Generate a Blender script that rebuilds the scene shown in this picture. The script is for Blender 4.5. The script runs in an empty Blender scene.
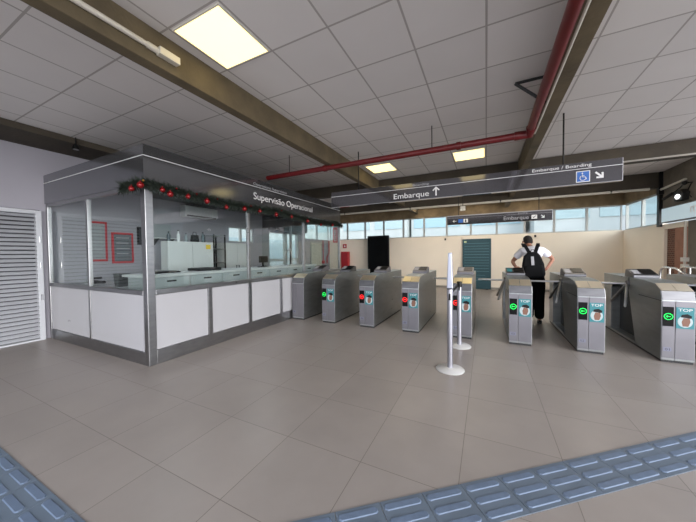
import bpy, math, random
from math import sin, cos, pi, radians
from mathutils import Vector, Matrix
random.seed(7)
S = bpy.context.scene
COL = S.collection

# ------------------------------------------------------------------ materials
def nt(name):
    m = bpy.data.materials.new(name); m.use_nodes = True
    n = m.node_tree; b = n.nodes['Principled BSDF']
    return m, n, b
def rgb(h):
    if isinstance(h, tuple) and len(h) == 4: return h
    if isinstance(h, str):
        v = [int(h[i:i+2], 16)/255 for i in (0, 2, 4)]
        return tuple((c/12.92 if c <= .04045 else ((c+.055)/1.055)**2.4) for c in v)+(1,)
    return tuple(h)+(1,)
def mat(name, col, rough=.5, metal=0, noise=0, nscale=8, bump=0, bscale=60, emit=None, estr=0, spec=.5, coat=0, stretch=(1,1,1)):
    m, n, b = nt(name)
    c = rgb(col)
    b.inputs['Base Color'].default_value = c
    b.inputs['Roughness'].default_value = rough
    b.inputs['Metallic'].default_value = metal
    b.inputs['Specular IOR Level'].default_value = spec
    b.inputs['Coat Weight'].default_value = coat
    L = n.links.new
    if noise or bump:
        tc = n.nodes.new('ShaderNodeTexCoord'); mp = n.nodes.new('ShaderNodeMapping')
        mp.inputs['Scale'].default_value = stretch
        L(tc.outputs['Object'], mp.inputs['Vector'])
    if noise:
        t = n.nodes.new('ShaderNodeTexNoise'); t.inputs['Scale'].default_value = nscale; t.inputs['Detail'].default_value = 6
        L(mp.outputs[0], t.inputs['Vector'])
        r = n.nodes.new('ShaderNodeMapRange'); r.inputs['From Min'].default_value = .3; r.inputs['From Max'].default_value = .7
        r.inputs['To Min'].default_value = 1-noise; r.inputs['To Max'].default_value = 1+noise
        L(t.outputs['Fac'], r.inputs['Value'])
        mx = n.nodes.new('ShaderNodeVectorMath'); mx.operation = 'SCALE'; mx.inputs[0].default_value = c[:3]
        L(r.outputs[0], mx.inputs['Scale']); L(mx.outputs[0], b.inputs['Base Color'])
        r2 = n.nodes.new('ShaderNodeMapRange'); r2.inputs['To Min'].default_value = max(0, rough-.08); r2.inputs['To Max'].default_value = min(1, rough+.1)
        L(t.outputs['Fac'], r2.inputs['Value']); L(r2.outputs[0], b.inputs['Roughness'])
    if bump:
        t = n.nodes.new('ShaderNodeTexNoise'); t.inputs['Scale'].default_value = bscale; t.inputs['Detail'].default_value = 4
        L(mp.outputs[0], t.inputs['Vector'])
        bp = n.nodes.new('ShaderNodeBump'); bp.inputs['Strength'].default_value = bump; bp.inputs['Distance'].default_value = .01
        L(t.outputs['Fac'], bp.inputs['Height']); L(bp.outputs[0], b.inputs['Normal'])
    if emit:
        b.inputs['Emission Color'].default_value = rgb(emit); b.inputs['Emission Strength'].default_value = estr
    return m
def grid_mat(name, col, line, px, py, w, ox=0, oy=0, rough=.5, var=.03, spec=.5, noise=.06, nscale=2.5, bump=0):
    """flat surface ruled into panels, object coordinates"""
    m, n, b = nt(name); L = n.links.new
    tc = n.nodes.new('ShaderNodeTexCoord'); sp = n.nodes.new('ShaderNodeSeparateXYZ'); L(tc.outputs['Object'], sp.inputs[0])
    def M(op, a, v=None, c=None):
        k = n.nodes.new('ShaderNodeMath'); k.operation = op
        if hasattr(a, 'links'): L(a, k.inputs[0])
        else: k.inputs[0].default_value = a
        if v is not None:
            if hasattr(v, 'links'): L(v, k.inputs[1])
            else: k.inputs[1].default_value = v
        return k.outputs[0]
    xs = M('SUBTRACT', sp.outputs[0], ox); ys = M('SUBTRACT', sp.outputs[1], oy)
    lx = M('LESS_THAN', M('PINGPONG', xs, px/2), w/2); ly = M('LESS_THAN', M('PINGPONG', ys, py/2), w/2)
    ln = M('MAXIMUM', lx, ly)
    cb = n.nodes.new('ShaderNodeCombineXYZ'); L(M('FLOOR', M('DIVIDE', xs, px)), cb.inputs[0]); L(M('FLOOR', M('DIVIDE', ys, py)), cb.inputs[1])
    wn = n.nodes.new('ShaderNodeTexWhiteNoise'); wn.noise_dimensions = '2D'; L(cb.outputs[0], wn.inputs['Vector'])
    nz = n.nodes.new('ShaderNodeTexNoise'); nz.inputs['Scale'].default_value = nscale; nz.inputs['Detail'].default_value = 8; L(tc.outputs['Object'], nz.inputs['Vector'])
    f = M('ADD', M('MULTIPLY', wn.outputs['Value'], var*2), 1-var)
    f = M('ADD', f, M('MULTIPLY', M('SUBTRACT', nz.outputs['Fac'], .5), noise*4))
    sc = n.nodes.new('ShaderNodeVectorMath'); sc.operation = 'SCALE'; sc.inputs[0].default_value = rgb(col)[:3]; L(f, sc.inputs['Scale'])
    mx = n.nodes.new('ShaderNodeMix'); mx.data_type = 'RGBA'; L(ln, mx.inputs['Factor']); L(sc.outputs[0], mx.inputs[6]); mx.inputs[7].default_value = rgb(line)
    L(mx.outputs[2], b.inputs['Base Color'])
    rr = M('ADD', M('MULTIPLY', nz.outputs['Fac'], .16), rough-.08); L(rr, b.inputs['Roughness'])
    b.inputs['Specular IOR Level'].default_value = spec
    bp = n.nodes.new('ShaderNodeBump'); bp.inputs['Strength'].default_value = .4; bp.inputs['Distance'].default_value = .003; bp.invert = True
    L(ln, bp.inputs['Height']); L(bp.outputs[0], b.inputs['Normal'])
    return m
def glass_mat(name, tint=(.93,.96,.95), ior=1.45):
    m, n, b = nt(name); n.nodes.remove(b); L = n.links.new
    out = [x for x in n.nodes if x.type == 'OUTPUT_MATERIAL'][0]
    t = n.nodes.new('ShaderNodeBsdfTransparent'); t.inputs[0].default_value = tuple(tint)+(1,)
    g = n.nodes.new('ShaderNodeBsdfGlossy'); g.inputs['Roughness'].default_value = .01
    f = n.nodes.new('ShaderNodeFresnel'); f.inputs[0].default_value = ior
    gm_ = n.nodes.new('ShaderNodeNewGeometry'); inv = n.nodes.new('ShaderNodeMath'); inv.operation = 'SUBTRACT'; inv.inputs[0].default_value = 1; L(gm_.outputs['Backfacing'], inv.inputs[1])
    mu = n.nodes.new('ShaderNodeMath'); mu.operation = 'MULTIPLY'; L(f.outputs[0], mu.inputs[0]); L(inv.outputs[0], mu.inputs[1])
    x = n.nodes.new('ShaderNodeMixShader'); L(mu.outputs[0], x.inputs[0]); L(t.outputs[0], x.inputs[1]); L(g.outputs[0], x.inputs[2]); L(x.outputs[0], out.inputs[0])
    return m

steel = mat('brushed_steel', (.50,.50,.51), .30, 1, noise=.10, nscale=5, stretch=(1,1,6))
steel_dark = mat('dark_brushed_steel', (.17,.17,.18), .34, 1, noise=.14, nscale=4, stretch=(1,1,5))
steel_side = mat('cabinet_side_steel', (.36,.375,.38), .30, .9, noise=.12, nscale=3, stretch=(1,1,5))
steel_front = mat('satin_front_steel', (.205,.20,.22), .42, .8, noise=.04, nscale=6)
steel_top = mat('warm_sheen_top_steel', (.92,.83,.66), .32, .9)  # cream tint puts the warm light mirrored by the lids into their colour
frame_steel = mat('frame_steel', (.34,.345,.355), .30, 1, noise=.08, nscale=6, stretch=(1,1,4))
chrome = mat('chrome', (.85,.85,.86), .12, 1)
black = mat('black_plastic', '08090a', .45, spec=.3)
screen = mat('dark_screen', '040506', .3, spec=.2)
recess_m = mat('recess_black', '0a0c0e', .5, spec=.3)
white_p = mat('white_laminate', 'aaaaaf', .30, noise=.015, nscale=2)
white_wall = mat('painted_wall_white', '98969f', .6, noise=.03, nscale=1.5, bump=.1)
cream_wall = mat('painted_wall_cream', 'eee3d2', .55, noise=.03, nscale=1.2, bump=.1)
inner_wall = mat('grey_inner_wall', 'a9abad', .6, noise=.03, nscale=1.5)
concrete = mat('concrete_beam', '5d523e', .8, noise=.28, nscale=3.5, bump=.5, bscale=30)
concrete_dark = mat('dark_concrete_beam', '40392f', .8, noise=.25, nscale=3, bump=.5, bscale=30)
concrete_brown = mat('brown_concrete_lintel', '7b6a50', .8, noise=.25, nscale=4, bump=.4, bscale=30)
conc_wall = mat('grey_concrete_wall', '6d675d', .85, noise=.15, nscale=6, bump=.5, bscale=40)
fascia_m = mat('grey_fascia', (.235,.243,.262), .13, .85)
sign_m = mat('sign_grey', (.15,.15,.165), .08, .8)
fline = mat('white_line', 'e8e8ea', .5)
letter = mat('white_lettering', 'd6d6d6', .5)
letter_dim = mat('pale_lettering', '9a9a9e', .5)
red_pipe = mat('red_paint', '5e0f13', .35, noise=.1, nscale=6)
red_flat = mat('red_enamel', 'b01722', .4)
pipe_white = mat('galvanised_conduit', 'cdc8bc', .4, .1)
win_frame = mat('window_aluminium', 'a8a9a6', .4, .3)
glass = glass_mat('clear_glass', (.90,.93,.92), 1.62)
winglass = glass_mat('window_glass', (.90,.93,.93))
led_g = mat('green_led', '10d048', .4, emit='18f060', estr=.55)
led_r = mat('red_led', 'e02020', .4, emit='ff2222', estr=.6)
lamp = mat('lamp_diffuser', 'fff2cc', .5, emit=(1,.78,.30), estr=.66)
lamp2 = mat('flood_lens', 'ffffff', .5, emit='ffffff', estr=.9)
lampframe = mat('lamp_frame', 'd8d4c8', .4)
teal = mat('teal_print', '2f7880', .4)
skin = mat('skin', '9a6a55', .55, noise=.05, nscale=20)
shirt_m = mat('white_shirt', 'dcdce4', .8, bump=.25, bscale=25)
trous_m = mat('black_trousers', '060608', .9, spec=.2, bump=.2, bscale=30)
hair_m = mat('short_grey_brown_hair', '1d1815', .9, noise=.4, nscale=80, bump=.6, bscale=200)
shoe_m = mat('black_shoe', '0b0b0c', .4)
pack_m = mat('black_nylon', '06070a', .8, spec=.2, bump=.3, bscale=60)
strip_m = mat('blue_grey_rubber', '5f6b79', .5, noise=.10, nscale=5)
bar_m = mat('worn_rubber_bar', '606f85', .42, noise=.12, nscale=20)
pine = mat('pine_needles', '121e14', .7, noise=.4, nscale=30)
bauble_m = mat('red_bauble', '7c0a10', .18, .3)
gold_m = mat('gold_ornament', 'b88a3a', .3, .7)
ceil_a = grid_mat('ceiling_panels', 'dcd8d6', 'aca7a3', .625, .624, .018, rough=.8, var=.03, noise=.02, spec=.15)
floor_m = grid_mat('porcelain_floor', '908883', '6a625d', .63, .633, .0045, -.15, 1.104, rough=.36, var=.05, noise=.07, nscale=3, spec=.45)
brick_m, bn, bb = nt('brick')
_t = bn.nodes.new('ShaderNodeTexBrick'); _c = bn.nodes.new('ShaderNodeTexCoord'); _p = bn.nodes.new('ShaderNodeMapping'); _p.inputs['Rotation'].default_value = (0, radians(90), radians(90))
_t.inputs['Color1'].default_value = rgb('6b4232'); _t.inputs['Color2'].default_value = rgb('573327'); _t.inputs['Mortar'].default_value = rgb('8a7a6c')
_t.inputs['Scale'].default_value = 5; bn.links.new(_c.outputs['Object'], _p.inputs[0]); bn.links.new(_p.outputs[0], _t.inputs[0]); bn.links.new(_t.outputs[0], bb.inputs['Base Color']); bb.inputs['Roughness'].default_value = .85
plaster_pink = mat('bare_pink_plaster', '9a6f5c', .8, noise=.12, nscale=6, bump=.3)

# ------------------------------------------------------------------ mesh tools
class B:
    def __init__(s): s.v = []; s.f = []; s.sm = []
    def box(s, x0, x1, y0, y1, z0, z1):
        k = len(s.v)
        s.v += [(x,y,z) for z in (z0,z1) for y in (y0,y1) for x in (x0,x1)]
        s.f += [tuple(k+i for i in q) for q in ((0,2,3,1),(4,5,7,6),(0,1,5,4),(2,6,7,3),(0,4,6,2),(1,3,7,5))]
        return s
    def prism(s, poly, ax, a0, a1):
        """poly: 2D points in the other two axes (in order x,y,z minus ax), extruded from a0 to a1"""
        k = len(s.v); n = len(poly)
        for a in (a0, a1):
            for p in poly:
                q = list(p); q.insert(ax, a); s.v.append(tuple(q))
        s.f.append(tuple(k+i for i in range(n))[::-1]); s.f.append(tuple(k+n+i for i in range(n)))
        for i in range(n):
            j = (i+1) % n; s.f.append((k+i, k+j, k+n+j, k+n+i))
        return s
    def tube(s, pts, r, n=10, cap=True, closed=False):
        pts = [Vector(p) for p in pts]; m = len(pts); k = len(s.v)
        rs = r if isinstance(r, (list, tuple)) else [r]*m
        up = None
        for i, p in enumerate(pts):
            if closed: d = pts[(i+1) % m]-pts[i-1]
            else: d = (pts[min(i+1, m-1)]-pts[max(i-1, 0)])
            d.normalize()
            if up is None:
                up = d.orthogonal().normalized()
            up = (up - d*up.dot(d)).normalized(); w = d.cross(up)
            for j in range(n):
                a = 2*pi*j/n; s.v.append(tuple(p + (up*cos(a)+w*sin(a))*rs[i]))
        for i in range(m if closed else m-1):
            i2 = (i+1) % m
            for j in range(n):
                j2 = (j+1) % n; s.f.append((k+i*n+j, k+i*n+j2, k+i2*n+j2, k+i2*n+j))
        if cap and not closed:
            s.f.append(tuple(k+j for j in range(n))[::-1]); s.f.append(tuple(k+(m-1)*n+j for j in range(n)))
        return s
    def lathe(s, prof, c=(0,0,0), n=28):
        k = len(s.v); m = len(prof)
        for (r, z) in prof:
            for j in range(n):
                a = 2*pi*j/n; s.v.append((c[0]+r*cos(a), c[1]+r*sin(a), c[2]+z))
        for i in range(m-1):
            for j in range(n):
                j2 = (j+1) % n; s.f.append((k+i*n+j, k+i*n+j2, k+(i+1)*n+j2, k+(i+1)*n+j))
        s.f.append(tuple(k+j for j in range(n))[::-1]); s.f.append(tuple(k+(m-1)*n+j for j in range(n)))
        return s
    def ball(s, c, r, n=12, sc=(1,1,1)):
        k = len(s.v); m = n//2
        for i in range(m+1):
            t = pi*i/m
            for j in range(n):
                a = 2*pi*j/n; rr = max(sin(t), .001)
                s.v.append((c[0]+r*rr*cos(a)*sc[0], c[1]+r*rr*sin(a)*sc[1], c[2]-r*cos(t)*sc[2]))
        for i in range(m):
            for j in range(n):
                j2 = (j+1) % n; s.f.append((k+i*n+j, k+i*n+j2, k+(i+1)*n+j2, k+(i+1)*n+j))
        return s
    def xf(s, M):
        s.v = [tuple(M @ Vector(v)) for v in s.v]; return s
    def build(s, name, m, parent=None, loc=(0,0,0), rot=(0,0,0), bevel=0, smooth=False):
        me = bpy.data.meshes.new(name); me.from_pydata(s.v, [], s.f); me.update()
        import bmesh
        b = bmesh.new(); b.from_mesh(me); bmesh.ops.recalc_face_normals(b, faces=b.faces); b.to_mesh(me); b.free()
        me.materials.append(m)
        o = bpy.data.objects.new(name, me); COL.objects.link(o)
        o.location = loc; o.rotation_euler = rot
        if parent: o.parent = parent
        if smooth:
            for p in me.polygons: p.use_smooth = True
            try: me.set_sharp_from_angle(angle=radians(40))
            except Exception: pass
        if bevel:
            md = o.modifiers.new('bevel', 'BEVEL'); md.width = bevel; md.segments = 2; md.limit_method = 'ANGLE'
        return o
def box(name, m, x0, x1, y0, y1, z0, z1, parent=None, bevel=0):
    """box whose object origin sits at its own base centre"""
    cx, cy = (x0+x1)/2, (y0+y1)/2
    if parent is not None: return B().box(x0,x1,y0,y1,z0,z1).build(name, m, parent, bevel=bevel)
    return B().box(x0-cx,x1-cx,y0-cy,y1-cy,0,z1-z0).build(name, m, None, (cx,cy,z0), bevel=bevel)
def empty(name, loc=(0,0,0), rz=0):
    o = bpy.data.objects.new(name, None); COL.objects.link(o); o.location = loc; o.rotation_euler = (0,0,rz); o.empty_display_size = .1
    return o
def tag(o, label, cat, group=None, kind=None):
    o['label'] = label; o['category'] = cat
    if group: o['group'] = group
    if kind: o['kind'] = kind
    return o
def struct(o): o['kind'] = 'structure'; return o
def kids(o): return [c for c in bpy.data.objects if c.parent == o]
def copy_tree(o, parent=None):
    c = o.copy(); COL.objects.link(c); c.parent = parent
    for ch in kids(o):
        if ch is not c: copy_tree(ch, c)
    return c
def text(s, name, m, parent, loc, rot, width, height, extr=.0015):
    cu = bpy.data.curves.new(name, 'FONT'); cu.body = s; cu.extrude = extr; cu.size = 1
    tmp = bpy.data.objects.new(name, cu); COL.objects.link(tmp)
    dg = bpy.context.evaluated_depsgraph_get(); dg.update()
    me = bpy.data.meshes.new_from_object(tmp.evaluated_get(dg)); bpy.data.objects.remove(tmp)
    xs = [v.co.x for v in me.vertices]; ys = [v.co.y for v in me.vertices]
    w = max(xs)-min(xs); h = .73
    for v in me.vertices:
        v.co.x = (v.co.x-min(xs))*width/w; v.co.y = v.co.y*height/h
        v.co.z = v.co.z if abs(v.co.z) < .01 else math.copysign(extr, v.co.z)
    me.materials.clear(); me.materials.append(m)
    o = bpy.data.objects.new(name, me); COL.objects.link(o); o.location = loc; o.rotation_euler = rot; o.parent = parent
    return o
RS = (pi/2, 0, 0)       # lettering facing the entrance
RX = (pi/2, 0, pi/2)    # lettering facing the gates

CZ = 3.44; YB = 12.1; XR = 4.0; XL = -7.0

# ------------------------------------------------------------------ the setting
struct(B().box(-14, 16, -8, 32, -.1, 0).build('floor', floor_m))
for (x0, x1, ox) in ((-7.2, -2.67, -3.37), (-2.67, .70, 0), (.70, 4.3, .94)):
    b = B().box(x0-ox, x1-ox, -1.9-.296, 12.3-.296, 0, .1)
    struct(b.build('ceiling', ceil_a, None, (ox, .296, CZ)))
# left wall: solid by the booth, window band and doorway beyond
wl = B()
wl.box(XL-.2, XL, -2, .55, 0, CZ).box(XL-.2, XL, 2.0, 6.0, 0, CZ).box(XL-.2, XL, 6.0, 7.0, 0, 1.85).box(XL-.2, XL, 6.0, 7.0, 2.32, CZ).box(XL-.2, XL, 7.0, 7.75, 0, CZ).box(XL-.2, XL, .55, 2.0, 2.27, CZ)
wl.box(XL-.2, XL, 7.75, 9.55, 2.3, CZ).box(XL-.2, XL, 9.55, 9.95, 0, CZ).box(XL-.2, XL, 9.95, YB+.2, 0, 2.1).box(XL-.2, XL, 9.95, YB+.2, 2.85, CZ)
struct(wl.build('wall_left', white_wall))
struct(B().box(XL-.2, -4.9, -1.9, -1.7, 0, CZ).build('wall_light_blocker', white_wall))  # unseen wall added behind the camera to darken the left side
wb = B().box(XL, XR+.2, YB, YB+.2, 0, 2.12)
struct(wb.build('wall_back', cream_wall))
struct(B().box(XL, XR+.2, YB, YB+.2, 2.95, CZ).build('wall_back', concrete_brown))
wr = B().box(XR, XR+.2, 9.86, YB, 0, 2.12)
struct(wr.build('wall_right', cream_wall))
struct(B().box(XR, XR+.2, 9.95, YB, 2.95, CZ).build('wall_right', concrete_brown))
struct(B().box(XR, XR+.2, 7.9, 9.90, 2.46, CZ).build('wall_right', conc_wall))
struct(B().box(XR, XR+.2, 7.9, 8.86, 0, 2.1).build('wall_right', conc_wall))
# beams
def beam(n, m, *a): return struct(B().box(*a).build('trim_%d' % n, m, bevel=.006))
beam(1, concrete, -2.74, -2.61, -1.9, YB, 3.13, CZ)
beam(2, concrete, .63, .76, -1.9, YB, 3.13, CZ)
beam(3, concrete_dark, XL, XR, 7.2, 7.38, 3.14, CZ)
beam(4, concrete_dark, XL, XR, 9.9, 10.12, 3.04, CZ)
beam(5, concrete_dark, XL, -6.18, -1.9, 7.2, 3.34, CZ)
beam(6, concrete_dark, XL, XR, -1.9, -1.7, 3.1, CZ)
beam(7, black, 3.93, 4.0, 9.86, 9.97, 2.05, CZ)     # dark steel post at the end of the window band
# window bands
def window(n, x0, x1, y0, y1, z0=2.12, z1=2.95, split=None):
    f = B(); t = .035; d = .07
    horiz = abs(x1-x0) > abs(y1-y0)
    if horiz:
        ya, yb = y0, y0+d
        f.box(x0, x1, ya, yb, z0, z0+t).box(x0, x1, ya, yb, z1-t, z1).box(x0, x0+t, ya, yb, z0+t, z1-t).box(x1-t, x1, ya, yb, z0+t, z1-t)
        g = B().box(x0+t, x1-t, ya+.03, ya+.036, z0+t, z1-t)
    else:
        xa, xb = x0, x0+d
        f.box(xa, xb, y0, y1, z0, z0+t).box(xa, xb, y0, y1, z1-t, z1).box(xa, xb, y0, y0+t, z0+t, z1-t).box(xa, xb, y1-t, y1, z0+t, z1-t)
        g = B().box(xa+.03, xa+.036, y0+t, y1-t, z0+t, z1-t)
    o = struct(f.build('window_%d' % n, win_frame))
    p = g.build('window_pane', winglass, o)
    return o
k = 1
xs = [-7.0, -6.03, -5.1, -4.18, -3.27, -2.37, -1.45, -.54, .37, 1.28, 2.17, 3.08, 3.98]
for a, b_ in zip(xs, xs[1:]):
    window(k, a, b_, YB+.04, YB+.11); k += 1
for a, b_ in ((9.97, 11.03), (11.03, 12.08)):
    window(k, XR+.04, XR+.11, a, b_); k += 1
for a, b_ in ((9.97, 11.03), (11.03, 12.08)):
    window(k, XL-.11, XL-.04, a, b_, 2.1, 2.85); k += 1
for a, b_, z0, z1 in ((6.0, 6.5, 1.85, 2.32), (6.5, 7.0, 1.85, 2.32), (7.77, 8.66, 1.25, 2.28), (8.66, 9.53, 1.25, 2.28), (7.77, 8.66, .02, 1.23), (8.66, 9.53, .02, 1.23)):
    window(k, XL-.11, XL-.04, a, b_, z0, z1); k += 1
# louvred door in the left wall
d = struct(B().box(-7.02, -6.93, .57, .63, 0, 2.25).box(-7.02, -6.93, 1.93, 2.0, 0, 2.25).box(-7.02, -6.93, .63, 1.93, 2.19, 2.25).box(-7.02, -6.93, .63, 1.93, 0, .03).build('door_1', mat('grey_white_enamel', 'b8bac0', .4), bevel=.004))
sl = B()
for i in range(31):
    z = .045+i*.0695
    sl.prism([(-6.935, z), (-7.0, z+.045), (-6.994, z+.051), (-6.929, z+.006)], 1, .63, 1.93)
sl.build('louvre_slats', mat('slat_enamel', 'adafb5', .42), d)
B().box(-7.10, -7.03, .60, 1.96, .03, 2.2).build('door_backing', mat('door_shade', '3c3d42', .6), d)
for z in (.75, 1.3, 1.75): B().tube([(-6.925, 1.965, z-.05), (-6.925, 1.965, z+.05)], .012).build('hinge', chrome, d)
# plain cream door at the far left
d = struct(B().box(-7.0, -6.96, 10.35, 10.42, 0, 2.0).box(-7.0, -6.96, 11.25, 11.32, 0, 2.0).box(-7.0, -6.96, 10.42, 11.25, 1.94, 2.0).build('door_2', win_frame))
B().box(-6.99, -6.965, 10.42, 11.25, .02, 1.94).build('door_leaf', mat('cream_door', 'cfcabb', .5), d)
B().tube([(-6.93, 11.15, 1.0), (-6.93, 11.03, 1.0)], .012).build('door_handle', chrome, d)
d = struct(B().box(-7.0, -6.95, 8.6, 8.7, 0, 2.3).build('trim_8', win_frame))
# recessed opening with brick and bare plaster beside the window wall
struct(B().box(XR+.06, XR+.2, 9.36, 9.80, 0, 2.0).build('wall_right', brick_m))
struct(B().box(XR+.02, XR+.2, 8.98, 9.38, 0, 2.0).build('wall_right', plaster_pink))
struct(B().box(XR, XR+.2, 9.78, 9.86, 0, 2.1).box(XR, XR+.2, 8.86, 9.8, 1.98, 2.1).build('trim_9', cream_wall))
# baseboards
struct(B().box(XL, XR, YB-.015, YB, 0, .09).build('baseboard_back', mat('grey_skirting', '8d8880', .5)))
struct(B().box(XR-.015, XR, 9.87, YB-.015, 0, .09).build('baseboard_right', mat('grey_skirting2', '8d8880', .5)))

# ------------------------------------------------------------------ outside the windows
def building(x0, x1, y0, y1, h, col, band, label, axis='y'):
    e = empty('building', ((x0+x1)/2, (y0+y1)/2, 0)); tag(e, label, 'building')
    cx, cy = (x0+x1)/2, (y0+y1)/2; hx, hy = (x1-x0)/2, (y1-y0)/2
    B().box(-hx, hx, -hy, hy, 0, h).build('wall', mat('facade_'+band, col, .7, noise=.05, nscale=.5), e)
    B().box(-hx-.1, hx+.1, -hy-.1, hy+.1, h, h+.25).build('roof', mat('roof_'+band, 'd8dcde', .7), e)
    wm = mat('strip_window_'+band, band, .15)
    z = 1.2
    while z < h-1:
        n = max(2, int(max(hx, hy)*2/2.6))
        for i in range(n):
            if axis == 'y':
                w = 2*hx/n; B().box(-hx+i*w+.2, -hx+(i+1)*w-.2, -hy-.05, -hy+.02, z, z+1.1).build('facade_window', wm, e)
            elif axis == 'x':
                w = 2*hy/n; B().box(-hx-.05, -hx+.02, -hy+i*w+.2, -hy+(i+1)*w-.2, z, z+1.1).build('facade_window', wm, e)
            else:
                w = 2*hy/n; B().box(hx-.02, hx+.05, -hy+i*w+.2, -hy+(i+1)*w-.2, z, z+1.1).build('facade_window', wm, e)
        z += 2.0
    return e
building(-18, -5.0, 19.5, 24, 6.5, 'bcbfbd', 'a6b8bc', 'white low building outside the far left clerestory windows')
building(-4.8, 2.1, 20, 25, 6.8, 'b6bbba', '96b2bc', 'pale building with blue windows outside the middle clerestory windows')
building(2.4, 18, 18.5, 24, 6.3, 'b4b9b7', '9db0b2', 'pale building with banded windows outside the right clerestory windows')
building(11, 14, 10.5, 17.5, 7.5, 'b0b5b2', '9aacae', 'pale building outside the windows of the right wall', 'x')
building(-14, -11, 5, 17, 6.5, 'c4c6c4', 'b4c0c4', 'white building outside the glazed left side', 'X')

# ------------------------------------------------------------------ ceiling lights
def ceiling_light(x0, y0, label):
    e = empty('ceiling_light', (x0, y0, CZ))
    tag(e, label, 'ceiling light', 'square ceiling panels of light')
    w = .625
    B().box(.02, w-.02, .02, .032, -.012, 0).box(.02, w-.02, w-.032, w-.02, -.012, 0).box(.02, .032, .032, w-.032, -.012, 0).box(w-.032, w-.02, .032, w-.032, -.012, 0).build('frame', lampframe, e)
    B().box(.032, w-.032, .032, w-.032, -.010, -.001).build('diffuser', lamp, e)
def booth_fill_light(y, label):  # out-of-view panels added to brighten the booth interior
    e = empty('booth_fill_light', (-4.85, y, 2.795)); tag(e, label, 'ceiling light', 'added booth fill lights')
    B().box(-.3,.3,-.3,.3,-.012,.0).build('frame', lampframe, e); B().box(-.27,.27,-.27,.27,-.016,-.0125).build('diffuser', mat('booth_fill_lamp', 'ffffff', .5, emit='f4f8ff', estr=4.6), e)
booth_fill_light(2.75, 'unseen square fill light added inside the booth near the corner post')
booth_fill_light(5.0, 'unseen square fill light added inside the booth towards the far end')
ceiling_light(-2.5, 1.548, 'large glowing square ceiling light beside the near concrete beam, biggest in view')
ceiling_light(-2.5, 5.916, 'glowing ceiling light behind the red cross pipe, the left of the two far ones')
ceiling_light(-.625, 5.916, 'glowing ceiling light above the gates, the right of the two far ones')
ceiling_light(-.625, 1.548, 'ceiling light just above the top edge of the view, seen mirrored in the hanging sign')
lamp_b = mat('added_bay_diffuser', 'fff2dc', .5, emit=(1,.88,.70), estr=4.5)  # glow for the unseen lights added to brighten the back wall
_l = lamp
lamp = lamp_b
ceiling_light(-2.5, 7.79, 'unseen ceiling light added in the back bay behind the near cross beam, left of the three there')
ceiling_light(-.625, 7.79, 'unseen ceiling light added in the back bay behind the near cross beam, middle of the three there')
ceiling_light(1.95, 7.79, 'unseen ceiling light added in the back bay behind the near cross beam, right of the three there')
ceiling_light(-2.5, 10.9, 'unseen ceiling light added behind the far beam to warm the lintel left of centre')
ceiling_light(-.6, 10.9, 'unseen ceiling light added behind the far beam to warm the lintel near the centre')
ceiling_light(1.1, 10.9, 'unseen ceiling light added behind the far beam to warm the lintel right of centre')

# ------------------------------------------------------------------ pipes, conduit, hangers
e = empty('sprinkler_pipe', (.50, 4.53, 3.05)); tag(e, 'red fire pipe running under the ceiling and turning beside the right concrete beam', 'pipe')
B().tube([(-4.6,0,0), (0,0,0)], .048, 14).build('pipe', red_pipe, e, smooth=True)
B().tube([(.03,.0,.02), (.03,-.5,.05), (.03,-6.2,.05)], .048, 14).build('pipe', red_pipe, e, smooth=True)
for x in (-3.2, -.87, -.12): B().tube([(x-.03,0,0), (x+.03,0,0)], .060, 14).build('coupling', red_pipe, e, smooth=True)
B().tube([(-.1,0,0),(.03,0,.0),(.03,-.14,.03)], .058, 14).build('elbow', red_pipe, e, smooth=True)
hm = mat('hanger_metal', '1c1a19', .5, .5)
for x in (-4.03, -1.26): B().tube([(x,0,.04), (x,0,.38)], .007, 8).build('hanger_rod', hm, e)
B().tube([(.10,-5.8,.03),(.10,.1,.03)], .012, 8).build('thin_conduit', pipe_white, e, smooth=True)
e = empty('pipe_bracket', (.5, 3.85, 3.1)); tag(e, 'black triangular steel bracket beside the red pipe near the right beam', 'bracket')
B().tube([(.12,-.04,.3), (-.2,-.04,.3)], .016, 6).build('top_arm', black, e); B().tube([(-.2,-.04,.3), (.10,-.02,.02)], .016, 6).build('brace', black, e)

e = empty('conduit', (-2.59, -1, 3.25)); tag(e, 'pale metal conduit ending in a junction box on the side of the left concrete beam', 'conduit')
B().tube([(0,-.9,0), (0,2.5,0)], .022, 12).build('pipe', pipe_white, e, smooth=True)
B().box(-.018,.045, 2.5,2.68,-.035,.03).build('junction_box', pipe_white, e, bevel=.004)
B().tube([(0,2.42,0), (0,2.5,0)], .028, 12).build('coupling', pipe_white, e, smooth=True)
e = empty('conduit', (0, 9.871, 3.02)); tag(e, 'long pale conduit running under the far beam above the clerestory windows', 'conduit')
B().tube([(-6.9,0,0), (3.75,0,0)], .034, 10).build('pipe', pipe_white, e, smooth=True)
for x in (-5, -2.4, .4, 3.0): B().box(x-.02,x+.02,-.032,.028,-.03,.03).build('clip', black, e)
e = empty('conduit', (3.94, 8.6, 3.0)); tag(e, 'pale conduit along the top of the right grey wall beside the dark post', 'conduit')
B().tube([(0,1.2,-.02), (0,.25,.02)], .026, 10).build('pipe', pipe_white, e, smooth=True)
B().box(-.04,.05,1.2,1.32,-.14,.04).build('junction_box', black, e, bevel=.004)
e = empty('conduit', (0, 7.19, 3.14)); tag(e, 'thin dark cable tray along the bottom edge of the near cross beam', 'conduit')
B().box(.8,3.98,-.012,.01,0,.03).build('pipe', mat('tray_grey','8d8880',.4,.3), e)

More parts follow.
